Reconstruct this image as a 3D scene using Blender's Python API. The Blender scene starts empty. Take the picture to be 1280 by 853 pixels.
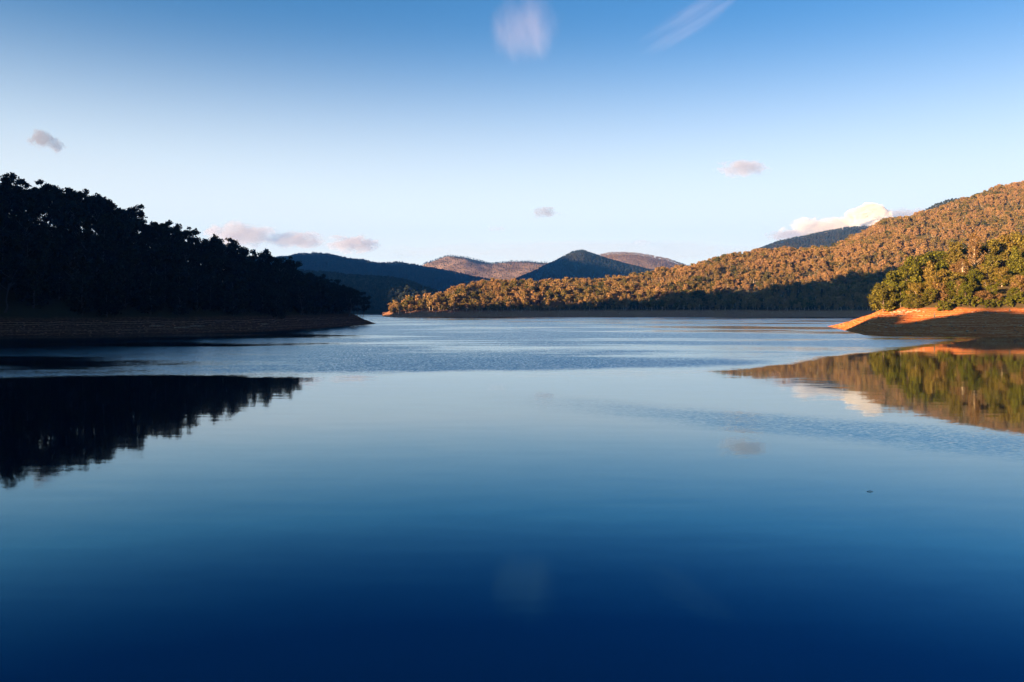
import bpy, bmesh, math
import numpy as np

# ------------------------------------------------------------------ scene, camera, sky, sun, exposure
scene = bpy.context.scene
COL = scene.collection
F = 1000.0            # focal length in pixels of the 1280 px wide photograph
HZ = 384.0            # row of the horizon
CAM_H = 18.0          # camera height above the water

cam_data = bpy.data.cameras.new('camera')
cam = bpy.data.objects.new('camera', cam_data)
COL.objects.link(cam)
cam.location = (0, 0, CAM_H)
cam.rotation_euler = (math.pi / 2, 0, 0)
cam_data.sensor_width = 36.0
cam_data.lens = 36.0 * F / 1280.0
cam_data.shift_y = -(426.5 - HZ) / 1280.0
cam_data.clip_start = 0.5
cam_data.clip_end = 80000
scene.camera = cam

SUN_AZ, SUN_EL = -130.0, 7.5      # degrees from the view direction (+Y), clockwise
world = bpy.data.worlds.new('World')
scene.world = world
world.use_nodes = True
wn = world.node_tree
sky = wn.nodes.new('ShaderNodeTexSky')
sky.sky_type = 'NISHITA'
sky.sun_disc = False
sky.sun_elevation = math.radians(SUN_EL)
sky.sun_rotation = math.radians(SUN_AZ % 360)
sky.air_density = 1.0
sky.dust_density = 0.4
sky.ozone_density = 4.4
sky.altitude = 300
# pale evening haze lies over the sky towards the horizon, the same all round
_tc = wn.nodes.new('ShaderNodeTexCoord')
_sp = wn.nodes.new('ShaderNodeSeparateXYZ'); wn.links.new(_tc.outputs['Generated'], _sp.inputs[0])
_rp = wn.nodes.new('ShaderNodeMapRange'); _rp.interpolation_type = 'SMOOTHERSTEP'
_rp.inputs['From Min'].default_value = 0.385; _rp.inputs['From Max'].default_value = 0.0
_rp.inputs['To Max'].default_value = 0.93
wn.links.new(_sp.outputs[2], _rp.inputs[0])
_mx = wn.nodes.new('ShaderNodeMix'); _mx.data_type = 'RGBA'
_dim = wn.nodes.new('ShaderNodeMix'); _dim.data_type = 'RGBA'; _dim.blend_type = 'MULTIPLY'
_dim.inputs[0].default_value = 1.0; _dim.inputs[7].default_value = (0.53, 0.635, 0.635, 1)
wn.links.new(sky.outputs[0], _dim.inputs[6])
wn.links.new(_rp.outputs[0], _mx.inputs[0]); wn.links.new(_dim.outputs[2], _mx.inputs[6])
_mx.inputs[7].default_value = (3.9, 3.92, 3.75, 1)
wn.links.new(_mx.outputs[2], wn.nodes['Background'].inputs[0])
wn.nodes['Background'].inputs[1].default_value = 0.05

sun_data = bpy.data.lights.new('sun', 'SUN')
sun_data.energy = 5.0
sun_data.angle = math.radians(0.5)
sun_data.color = (1.0, 0.60, 0.29)
sun = bpy.data.objects.new('sun', sun_data)
COL.objects.link(sun)
sun.rotation_euler = (math.radians(90 - SUN_EL), 0, math.radians(180 - SUN_AZ))

scene.view_settings.view_transform = 'Standard'
scene.view_settings.look = 'None'
scene.view_settings.gamma = 1.0
scene.view_settings.use_curve_mapping = False
scene.view_settings.exposure = 2.9
scene.render.engine = 'CYCLES'
scene.cycles.use_denoising = True
scene.cycles.denoiser = 'OPENIMAGEDENOISE'
scene.cycles.max_bounces = 6
scene.cycles.diffuse_bounces = 2
scene.cycles.glossy_bounces = 2
scene.cycles.transmission_bounces = 2
scene.cycles.transparent_max_bounces = 6
scene.cycles.volume_bounces = 1
scene.cycles.volume_step_rate = 1.0

_a = math.radians(SUN_AZ + 180)
RAY = (math.sin(_a), math.cos(_a))          # plan direction the sunlight travels
NRM = (-RAY[1], RAY[0])                     # plan direction across it


# ------------------------------------------------------------------ helpers
def px(x, y, D):
    return ((x - 640) / F * D, D, CAM_H + (HZ - y) / F * D)


def _hash(ix, iy, seed):
    h = (ix.astype(np.int64) * 374761393 + iy.astype(np.int64) * 668265263 + seed * 974711) & 0x7fffffff
    h = ((h ^ (h >> 13)) * 1274126177) & 0x7fffffff
    h = h ^ (h >> 16)
    return (h & 0xffff) / 65535.0


def vnoise(x, y, seed=0):
    x = np.asarray(x, float); y = np.asarray(y, float)
    ix, iy = np.floor(x), np.floor(y)
    fx, fy = x - ix, y - iy
    fx = fx * fx * (3 - 2 * fx); fy = fy * fy * (3 - 2 * fy)
    a = _hash(ix, iy, seed); b = _hash(ix + 1, iy, seed)
    c = _hash(ix, iy + 1, seed); d = _hash(ix + 1, iy + 1, seed)
    return (a + (b - a) * fx) * (1 - fy) + (c + (d - c) * fx) * fy - 0.5


def fbm(x, y, seed=0, octv=4):
    t, amp = 0, 1.0
    for k in range(octv):
        t = t + vnoise(np.asarray(x) * 2 ** k, np.asarray(y) * 2 ** k, seed + k * 17) * amp
        amp *= 0.5
    return t


def smooth(t):
    t = np.clip(t, 0, 1)
    return t * t * (3 - 2 * t)


def mesh_obj(name, verts, faces, mats, parent=None, midx=None, shade=False):
    me = bpy.data.meshes.new(name)
    verts = np.asarray(verts, np.float32); faces = np.asarray(faces, np.int32)
    k = faces.shape[1]
    me.vertices.add(len(verts)); me.vertices.foreach_set('co', verts.ravel())
    me.loops.add(faces.size); me.loops.foreach_set('vertex_index', faces.ravel())
    me.polygons.add(len(faces))
    me.polygons.foreach_set('loop_start', np.arange(0, faces.size, k, dtype=np.int32))
    me.polygons.foreach_set('loop_total', np.full(len(faces), k, dtype=np.int32))
    for m in (mats if isinstance(mats, (list, tuple)) else [mats]):
        me.materials.append(m)
    if midx is not None:
        me.polygons.foreach_set('material_index', np.asarray(midx, np.int32))
    me.polygons.foreach_set('use_smooth', np.full(len(faces), shade, dtype=bool))
    me.update(calc_edges=True)
    o = bpy.data.objects.new(name, me)
    if parent is not False:
        COL.objects.link(o)
        if parent is not None:
            o.parent = parent
    return o


def tag(o, label=None, cat=None, group=None, kind=None):
    if label: o['label'] = label
    if cat: o['category'] = cat
    if group: o['group'] = group
    if kind: o['kind'] = kind
    return o


# ------------------------------------------------------------------ materials
def new_mat(name):
    m = bpy.data.materials.new(name); m.use_nodes = True
    nt = m.node_tree
    for n in list(nt.nodes): nt.nodes.remove(n)
    out = nt.nodes.new('ShaderNodeOutputMaterial')
    return m, nt, out


def N(nt, kind, **kw):
    n = nt.nodes.new(kind)
    for k, v in kw.items():
        if k in n.inputs: n.inputs[k].default_value = v
        else: setattr(n, k, v)
    return n


def math_node(nt, op, a, b=None, c=None, clamp=False):
    n = nt.nodes.new('ShaderNodeMath'); n.operation = op; n.use_clamp = clamp
    for i, v in enumerate((a, b, c)):
        if v is None: continue
        if isinstance(v, (int, float)): n.inputs[i].default_value = v
        else: nt.links.new(v, n.inputs[i])
    return n.outputs[0]


def ramp(nt, fac, stops):
    n = nt.nodes.new('ShaderNodeValToRGB')
    e = n.color_ramp.elements
    while len(e) < len(stops): e.new(0.5)
    for el, (p, c) in zip(e, stops):
        el.position = p; el.color = (*c, 1)
    nt.links.new(fac, n.inputs[0])
    return n.outputs[0]


def mix_rgb(nt, fac, a, b, blend='MIX'):
    n = nt.nodes.new('ShaderNodeMix'); n.data_type = 'RGBA'; n.blend_type = blend
    for sock, v in ((n.inputs[0], fac), (n.inputs[6], a), (n.inputs[7], b)):
        if isinstance(v, (int, float)): sock.default_value = v
        elif isinstance(v, tuple): sock.default_value = (*v, 1)
        else: nt.links.new(v, sock)
    return n.outputs[2]


def foliage(name, cols, trans=0.25, patch=0.0):
    """leaf material: each tree and each leaf spray takes its own tone out of cols"""
    m, nt, out = new_mat(name)
    info = N(nt, 'ShaderNodeObjectInfo')
    geo = N(nt, 'ShaderNodeNewGeometry')
    n = len(cols)
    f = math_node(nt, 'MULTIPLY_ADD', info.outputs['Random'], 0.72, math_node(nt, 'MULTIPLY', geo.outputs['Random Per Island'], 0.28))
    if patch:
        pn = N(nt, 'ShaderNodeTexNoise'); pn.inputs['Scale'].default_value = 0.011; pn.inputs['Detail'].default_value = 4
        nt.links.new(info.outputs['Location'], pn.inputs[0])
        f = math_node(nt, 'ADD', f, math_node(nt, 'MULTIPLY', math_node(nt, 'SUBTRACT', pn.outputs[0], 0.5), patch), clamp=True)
    c = ramp(nt, f, [(i / (n - 1), col) for i, col in enumerate(cols)])
    hsv = N(nt, 'ShaderNodeHueSaturation')
    hsv.inputs['Saturation'].default_value = 1.0
    nt.links.new(math_node(nt, 'MULTIPLY_ADD', geo.outputs['Random Per Island'], 0.9, 0.55), hsv.inputs['Value'])
    nt.links.new(c, hsv.inputs['Color'])
    d = N(nt, 'ShaderNodeBsdfDiffuse'); t = N(nt, 'ShaderNodeBsdfTranslucent')
    nt.links.new(hsv.outputs[0], d.inputs[0]); nt.links.new(hsv.outputs[0], t.inputs[0])
    mx = N(nt, 'ShaderNodeMixShader'); mx.inputs[0].default_value = trans
    nt.links.new(d.outputs[0], mx.inputs[1]); nt.links.new(t.outputs[0], mx.inputs[2])
    nt.links.new(mx.outputs[0], out.inputs[0])
    return m


def bark(name, a, b):
    m, nt, out = new_mat(name)
    tc = N(nt, 'ShaderNodeTexCoord')
    mp = N(nt, 'ShaderNodeMapping'); mp.inputs['Scale'].default_value = (2.0, 2.0, 0.35)
    nt.links.new(tc.outputs['Object'], mp.inputs[0])
    nz = N(nt, 'ShaderNodeTexNoise'); nz.inputs['Scale'].default_value = 1.0; nz.inputs['Detail'].default_value = 4
    nt.links.new(mp.outputs[0], nz.inputs[0])
    c = ramp(nt, nz.outputs[0], [(0.35, a), (0.65, b)])
    p = N(nt, 'ShaderNodeBsdfPrincipled'); p.inputs['Roughness'].default_value = 0.85
    nt.links.new(c, p.inputs['Base Color']); nt.links.new(p.outputs[0], out.inputs[0])
    return m


def soil(name, cols, floor, z0, z1, band=2.0):
    """bare drawdown bank with strand lines, forest floor above it"""
    m, nt, out = new_mat(name)
    geo = N(nt, 'ShaderNodeNewGeometry')
    sep = N(nt, 'ShaderNodeSeparateXYZ'); nt.links.new(geo.outputs['Position'], sep.inputs[0])
    n1 = N(nt, 'ShaderNodeTexNoise'); n1.inputs['Scale'].default_value = 0.045; n1.inputs['Detail'].default_value = 6
    nt.links.new(geo.outputs['Position'], n1.inputs[0])
    n2 = N(nt, 'ShaderNodeTexNoise'); n2.inputs['Scale'].default_value = 0.6; n2.inputs['Detail'].default_value = 5
    nt.links.new(geo.outputs['Position'], n2.inputs[0])
    # strand lines follow the height above the water
    zz = math_node(nt, 'MULTIPLY_ADD', n1.outputs[0], 3.0, sep.outputs[2])
    w = N(nt, 'ShaderNodeTexNoise'); w.noise_dimensions = '1D'; w.inputs['Scale'].default_value = band; w.inputs['Detail'].default_value = 4
    nt.links.new(zz, w.inputs['W'])
    f = math_node(nt, 'ADD', math_node(nt, 'MULTIPLY', w.outputs[0], 0.6), math_node(nt, 'MULTIPLY', n2.outputs[0], 0.4))
    c = ramp(nt, f, [(0.3, cols[0]), (0.5, cols[1]), (0.68, cols[2])])
    zf = N(nt, 'ShaderNodeMapRange'); zf.inputs['From Min'].default_value = z0; zf.inputs['From Max'].default_value = z1
    nt.links.new(math_node(nt, 'MULTIPLY_ADD', n1.outputs[0], 4.0, sep.outputs[2]), zf.inputs[0])
    c = mix_rgb(nt, zf.outputs[0], c, floor)
    bm = N(nt, 'ShaderNodeBump'); bm.inputs['Strength'].default_value = 0.8; bm.inputs['Distance'].default_value = 0.8
    nt.links.new(f, bm.inputs['Height'])
    p = N(nt, 'ShaderNodeBsdfDiffuse'); p.inputs['Roughness'].default_value = 0.6
    nt.links.new(c, p.inputs['Color']); nt.links.new(bm.outputs[0], p.inputs['Normal'])
    nt.links.new(p.outputs[0], out.inputs[0])
    return m


def slope_mat(name, a, b, scale):
    m, nt, out = new_mat(name)
    geo = N(nt, 'ShaderNodeNewGeometry')
    n1 = N(nt, 'ShaderNodeTexNoise'); n1.inputs['Scale'].default_value = scale; n1.inputs['Detail'].default_value = 7; n1.inputs['Roughness'].default_value = 0.65
    nt.links.new(geo.outputs['Position'], n1.inputs[0])
    c = ramp(nt, n1.outputs[0], [(0.35, a), (0.65, b)])
    p = N(nt, 'ShaderNodeBsdfDiffuse')
    nt.links.new(c, p.inputs['Color']); nt.links.new(p.outputs[0], out.inputs[0])
    return m


M_BARK_PALE = bark('bark_pale', (0.30, 0.24, 0.18), (0.52, 0.44, 0.35))
M_BARK_DARK = bark('bark_dark', (0.06, 0.045, 0.035), (0.20, 0.16, 0.12))
M_BARK_SHADE = bark('bark_shaded', (0.012, 0.010, 0.009), (0.035, 0.03, 0.026))  # bark colour darkened to carry the shade of the left wood
M_LEFT = foliage('leaves_shaded_gum', [(0.010, 0.013, 0.008), (0.014, 0.016, 0.009), (0.018, 0.020, 0.011)], 0.15)  # leaf colour set darker than real gum foliage, deep shade included
M_OLIVE = foliage('leaves_olive', [(0.085, 0.085, 0.016), (0.115, 0.105, 0.022), (0.14, 0.115, 0.03)])
M_GREEN = foliage('leaves_green', [(0.055, 0.066, 0.010), (0.08, 0.088, 0.013), (0.105, 0.105, 0.018)])
M_GOLD = foliage('leaves_gold', [(0.12, 0.095, 0.02), (0.15, 0.115, 0.028), (0.17, 0.125, 0.04)])
M_BROWN = foliage('leaves_brown', [(0.13, 0.085, 0.035), (0.16, 0.10, 0.045), (0.18, 0.12, 0.06)])
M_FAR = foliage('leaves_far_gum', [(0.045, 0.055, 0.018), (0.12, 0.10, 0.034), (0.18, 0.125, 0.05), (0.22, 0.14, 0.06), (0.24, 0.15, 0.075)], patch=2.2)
M_BLUE = foliage('leaves_haze_tinted', [(0.02, 0.034, 0.034), (0.032, 0.044, 0.042), (0.05, 0.056, 0.046)])  # bluish tint in the leaf colour stands in for distance haze


# ------------------------------------------------------------------ hills (real height fields)
class Hill:
    """A height field described along bearings from the dam: shore, bank top, crest and back foot for each bearing."""

    def __init__(self, xs, D0, D1, z1, D2, z2, D3, amp=0.0, nscale=60.0, seed=1, bank_pow=0.8, z3=-3.0, front_pow=1.0, terrace=0.0, shore=0.05, shore_scale=40.0):
        self.u = (np.asarray(xs, float) - 640) / F
        g = lambda v: np.asarray(v, float) if np.ndim(v) else np.full(len(self.u), float(v))
        self.D0, self.D1, self.z1, self.D2, self.z2, self.D3 = map(g, (D0, D1, z1, D2, z2, D3))
        self.terrace, self.shore, self.shore_scale = terrace, shore, shore_scale
        self.amp, self.nscale, self.seed, self.bp, self.z3, self.fp = amp, nscale, seed, bank_pow, z3, front_pow

    def params(self, u):
        return [np.interp(u, self.u, a) for a in (self.D0, self.D1, self.z1, self.D2, self.z2, self.D3)]

    def z(self, X, Y):
        X = np.asarray(X, float); Y = np.asarray(Y, float)
        D0, D1, z1, D2, z2, D3 = self.params(X / Y)
        D0 = D0 + fbm(X / self.shore_scale, Y / self.shore_scale, self.seed + 5, 4) * self.shore * (D1 - D0)
        tb = (Y - D0) / np.maximum(D1 - D0, 1)
        zb = np.where(tb < 0, tb * 6.0, np.sign(z1) * np.abs(z1) * np.clip(tb, 0, 1) ** self.bp)
        tf = smooth((Y - D1) / np.maximum(D2 - D1, 1) * 0.5 + 0.0) * 2.0     # eases in, keeps rising to the crest
        tf = np.clip((Y - D1) / np.maximum(D2 - D1, 1), 0, 1)
        tf = np.sin(tf * math.pi / 2) ** self.fp
        zf = z1 + (z2 - z1) * tf
        tk = smooth((Y - D2) / np.maximum(D3 - D2, 1))
        zk = z2 + (self.z3 - z2) * tk
        Z = np.where(Y < D1, zb, np.where(Y < D2, zf, zk))
        rel = smooth((Y - D1) / np.maximum(D2 - D1, 1)) * (1 - smooth((Y - D2) / np.maximum(D3 - D2, 1)))
        Z = Z + fbm(X / self.nscale, Y / self.nscale, self.seed, 4) * self.amp * rel
        Z = Z + fbm(X / 9, Y / 9, self.seed + 3, 3) * 0.7 * smooth(tb) * (1 - smooth(tb - 1))
        if self.terrace:      # old waterlines cut small steps into the bare bank
            q = Z + fbm(X / 30, Y / 30, self.seed + 8, 3) * 1.6
            Z = Z + self.terrace * np.sin(q * 2 * math.pi / 1.25) * smooth(tb * 5) * (1 - smooth(tb * 3 - 2.2))
        return np.maximum(Z, -4.0)

    def build(self, name, mat, nx, ny, label=None):
        us = np.linspace(self.u[0], self.u[-1], nx)
        D0, D1, z1, D2, z2, D3 = self.params(us)
        rows = []
        nb = max(6, ny // 3); nf = ny // 2; nk = ny - nb - nf
        for k in range(nb): rows.append(D0 - 12 + (D1 - D0 + 12) * k / nb)
        for k in range(nf): rows.append(D1 + (D2 - D1) * k / nf)
        for k in range(nk): rows.append(D2 + (D3 - D2) * k / (nk - 1))
        Y = np.array(rows); X = us[None, :] * Y
        Z = self.z(X, Y)
        Z[-1] = -4.0
        V = np.stack([X, Y, Z], -1).reshape(-1, 3)
        i = np.arange((ny - 1) * nx).reshape(ny - 1, nx)[:, :-1].ravel()
        Fc = np.stack([i, i + 1, i + nx + 1, i + nx], -1)
        o = mesh_obj(name, V, Fc, mat, shade=True)
        tag(o, kind='structure')
        return o


def crest_z(ys, Ds, tree):
    return [CAM_H + (HZ - y) / F * d - tree for y, d in zip(ys, Ds)]


# left wooded hill
LX = [-560, -300, -120, 0, 100, 200, 300, 340, 400, 440, 462, 472]
LD2 = [560, 590, 610, 625, 640, 660, 705, 740, 800, 850, 880, 900]
LTOP = [90, 125, 180, 219, 246, 279, 314, 326, 348, 358, 385, 404]
LZ2 = crest_z(LTOP, LD2, 31); LZ2[-2] = 3.0; LZ2[-1] = -1.0; LZ2[-3] = 10.0; LZ2[-4] = 16.0
H_LEFT = Hill(LX, [400, 440, 470, 490, 505, 525, 570, 600, 690, 770, 820, 880],
              [420, 455, 488, 512, 528, 550, 598, 632, 725, 800, 850, 890],
              [10, 10, 9, 9, 9, 9, 9, 8.5, 7.5, 6.0, 2.0, -0.5], LD2, LZ2,
              [900, 900, 900, 930, 950, 980, 1000, 1010, 1010, 1000, 960, 930], amp=7, nscale=55, seed=3, terrace=0.2, shore=0.25)
# right peninsula
RX = [1034, 1044, 1060, 1082, 1100, 1130, 1160, 1200, 1280, 1400, 1600]
RTREE = 27
RD2 = [772, 770, 760, 745, 730, 720, 715, 712, 715, 730, 760]
RZ2 = [-0.5, 1.0, 4.0, 9.0, 15.0, 27.0, 36.0, 44.0, 50.0, 60.0, 75.0]
H_RIGHT = Hill(RX, [745, 690, 590, 505, 492, 488, 486, 484, 478, 470, 460],
               [758, 740, 705, 670, 640, 622, 612, 606, 600, 590, 580],
               [-0.3, 1.5, 5.0, 10.0, 13.5, 14.6, 15.0, 15.2, 15.6, 16, 16], RD2, RZ2,
               [800, 830, 860, 900, 930, 980, 1000, 1050, 1080, 1150, 1250], amp=3, nscale=45, seed=11, bank_pow=0.9, terrace=0.22, shore=0.10)
# long hillside across the lake
FX = [478, 492, 520, 560, 600, 640, 690, 740, 800, 850, 900, 950, 1000, 1040, 1060, 1080, 1100, 1150, 1200, 1240, 1280, 1400, 1700]
FTOP = [392, 377, 369, 358, 350, 348, 349, 346, 339, 331, 321, 313, 311, 308, 299, 290, 281, 269, 254, 241, 230, 195, 130]
FD2 = [1500, 1530, 1580, 1660, 1740, 1800, 1840, 1880, 1940, 2000, 2080, 2160, 2220, 2270, 2310, 2360, 2420, 2520, 2620, 2700, 2760, 2900, 3000]
FZ2 = crest_z(FTOP, FD2, 20); FZ2[0] = -1.0; FZ2[1] = 8.0
H_FAR = Hill(FX, [1470, 1430, 1420, 1425, 1435] + [1440] * 18,
             [1480, 1462, 1462, 1470, 1480, 1490, 1498] + [1508] * 16,
             [-0.5, 4, 5.5, 6.5, 7.5, 8.5, 9.5] + [10.5] * 16,
             FD2, FZ2, [d + 900 for d in FD2], amp=24, nscale=150, seed=21, front_pow=1.25, shore=0.45, shore_scale=110.0)
# dark hill behind the left shore
DX = [150, 300, 390, 440, 480, 510, 540, 570, 600, 640]
H_DARK = Hill(DX, [2050] * 10, [2110] * 10, [5, 5, 5, 5, 5, 5, 5, 5, 4, 3], [2600] * 10,
              crest_z([330, 336, 341, 344, 347, 352, 363, 376, 384, 388], [2600] * 10, 13), [3100] * 10, amp=10, nscale=150, seed=31)
# blue range on the left
BX = [60, 200, 300, 345, 380, 410, 440, 470, 500, 540, 600, 660, 720]
H_BLUE = Hill(BX, [4388] * 13, [4522] * 13, [15] * 13, [5670] * 13,
              crest_z([350, 335, 325, 322, 318, 319, 326, 330, 329, 336, 348, 360, 372], [5670] * 13, 10), [7020] * 13, amp=26, nscale=260, seed=41)
# pointed peak in the middle
PX_ = [560, 610, 640, 665, 690, 706, 717, 728, 740, 756, 782, 830, 930]
H_PEAK = Hill(PX_, [4995] * 13, [5130] * 13, [15] * 13, [6210] * 13,
              crest_z([380, 366, 351, 341, 329, 321, 315.5, 313.5, 317.5, 323, 331, 342, 368], [6210] * 13, 10), [7560] * 13, amp=9, nscale=230, seed=51)
# pink sunlit range left of the peak
KX = [470, 520, 533, 550, 566, 582, 600, 615, 632, 655, 690, 730, 780]
H_PINKL = Hill(KX, [7020] * 13, [7155] * 13, [20] * 13, [8370] * 13,
               crest_z([350, 338, 330, 324, 321.5, 321.5, 326, 329, 327.5, 326, 326.5, 336, 350], [8370] * 13, 10), [9450] * 13, amp=42, nscale=330, seed=61)
# pink sunlit ridge with bare trees right of the peak
QX = [690, 740, 756, 772, 790, 810, 830, 850, 880, 920]
H_PINKR = Hill(QX, [7290] * 10, [7425] * 10, [20] * 10, [8640] * 10,
               crest_z([340, 322, 318.5, 316.5, 317, 319, 323.5, 330, 340, 350], [8640] * 10, 14), [9720] * 10, amp=22, nscale=300, seed=71)
# blue ridge on the right behind the hillside
SX = [880, 920, 945, 975, 1005, 1030, 1060, 1085, 1115, 1160, 1220]
H_BLUER = Hill(SX, [5535] * 11, [5670] * 11, [20] * 11, [6750] * 11,
               crest_z([335, 322, 311.5, 301.5, 297, 291.5, 287, 284.5, 284, 290, 300], [6750] * 11, 10), [7965] * 11, amp=22, nscale=280, seed=81)
# round top on the far right
TX = [1090, 1130, 1150, 1170, 1188, 1202, 1215, 1240, 1290]
H_TOPR = Hill(TX, [3200] * 9, [3300] * 9, [60] * 9, [3900] * 9,
              crest_z([300, 279, 267, 255.5, 250, 249.5, 252, 262, 285], [3900] * 9, 10), [4600] * 9, amp=10, nscale=200, seed=91)

M_SOIL_R = soil('red_bank_soil', [(0.22, 0.042, 0.007), (0.34, 0.095, 0.024), (0.54, 0.32, 0.18)], (0.05, 0.04, 0.02), 17, 20)
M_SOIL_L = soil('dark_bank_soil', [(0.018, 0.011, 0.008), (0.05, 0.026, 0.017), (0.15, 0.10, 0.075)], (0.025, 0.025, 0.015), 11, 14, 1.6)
M_SOIL_F = soil('far_bank_soil', [(0.13, 0.06, 0.035), (0.20, 0.105, 0.065), (0.27, 0.165, 0.11)], (0.05, 0.045, 0.025), 12, 16)
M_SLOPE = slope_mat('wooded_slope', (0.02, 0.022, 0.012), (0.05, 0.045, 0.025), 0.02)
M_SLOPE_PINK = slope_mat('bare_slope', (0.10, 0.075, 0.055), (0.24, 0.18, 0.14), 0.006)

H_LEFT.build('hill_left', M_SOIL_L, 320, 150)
H_RIGHT.build('peninsula_right', M_SOIL_R, 300, 270)
H_FAR.build('hillside_far', M_SOIL_F, 260, 90)
H_DARK.build('hill_dark', M_SLOPE, 90, 40)
H_BLUE.build('mountain_blue', M_SLOPE, 140, 50)
H_PEAK.build('mountain_peak', M_SLOPE, 140, 50)
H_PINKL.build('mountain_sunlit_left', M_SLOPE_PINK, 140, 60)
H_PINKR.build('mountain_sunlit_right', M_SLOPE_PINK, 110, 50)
H_BLUER.build('ridge_blue_right', M_SLOPE, 120, 50)
H_TOPR.build('hilltop_right', M_SLOPE, 80, 40)

# unseen range added left of the frame, crest shaped to shade lake and hills
RP = [-3000, -1500, -500, 100, 200, 238, 262, 300, 350, 450, 540, 640, 800, 850, 900, 993, 1120, 1267, 1500, 1900, 2300, 2800, 3200, 3800, 4417, 4700, 5200, 5600, 6500, 7500]
RH = [260, 240, 190, 130, 112, 94, 85, 82, 78, 110, 220, 300, 345, 322, 285, 222, 165, 122, 115, 200, 400, 560, 660, 820, 960, 930, 800, 680, 300, 60]


def build_range():
    ps = np.unique(np.r_[np.linspace(-3000, 7500, 460), np.linspace(0, 1500, 400)]); ss = np.linspace(-1, 1, 31)
    V = []
    for s in ss:
        P = ps
        half = np.interp(P, [-3000, 1400, 2600, 6500], [330, 330, 700, 800])
        c = np.interp(P, [-3000, 200, 700, 1400, 2600, 6500], [-470, -470, -300, -270, -150, -50])
        S = c + s * half
        cr = np.interp(P, RP, RH) - np.tan(math.radians(SUN_EL)) * c + fbm(P / 45, P * 0 + 3.3, 7, 4) * 16 + vnoise(P / 13, P * 0 + 1.7, 19) * 24
        Zs = cr * np.cos(s * math.pi / 2) ** 1.1 - 4
        X = RAY[0] * S + NRM[0] * P; Y = RAY[1] * S + NRM[1] * P
        V.append(np.stack([X, Y, Zs], -1))
    V = np.array(V)
    ny, nx = V.shape[:2]
    i = np.arange((ny - 1) * nx).reshape(ny - 1, nx)[:, :-1].ravel()
    o = mesh_obj('shadow_range_left', V.reshape(-1, 3), np.stack([i, i + 1, i + nx + 1, i + nx], -1), M_SLOPE, shade=True)
    tag(o, kind='structure')


build_range()

# ground sheet (lake bed and valley floors) and the water
g = 12000
mesh_obj('ground', [(-g, -4000, -6), (g, -4000, -6), (g, 11000, -6), (-g, 11000, -6)], [(0, 1, 2, 3)], M_SLOPE)['kind'] = 'structure'


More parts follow.
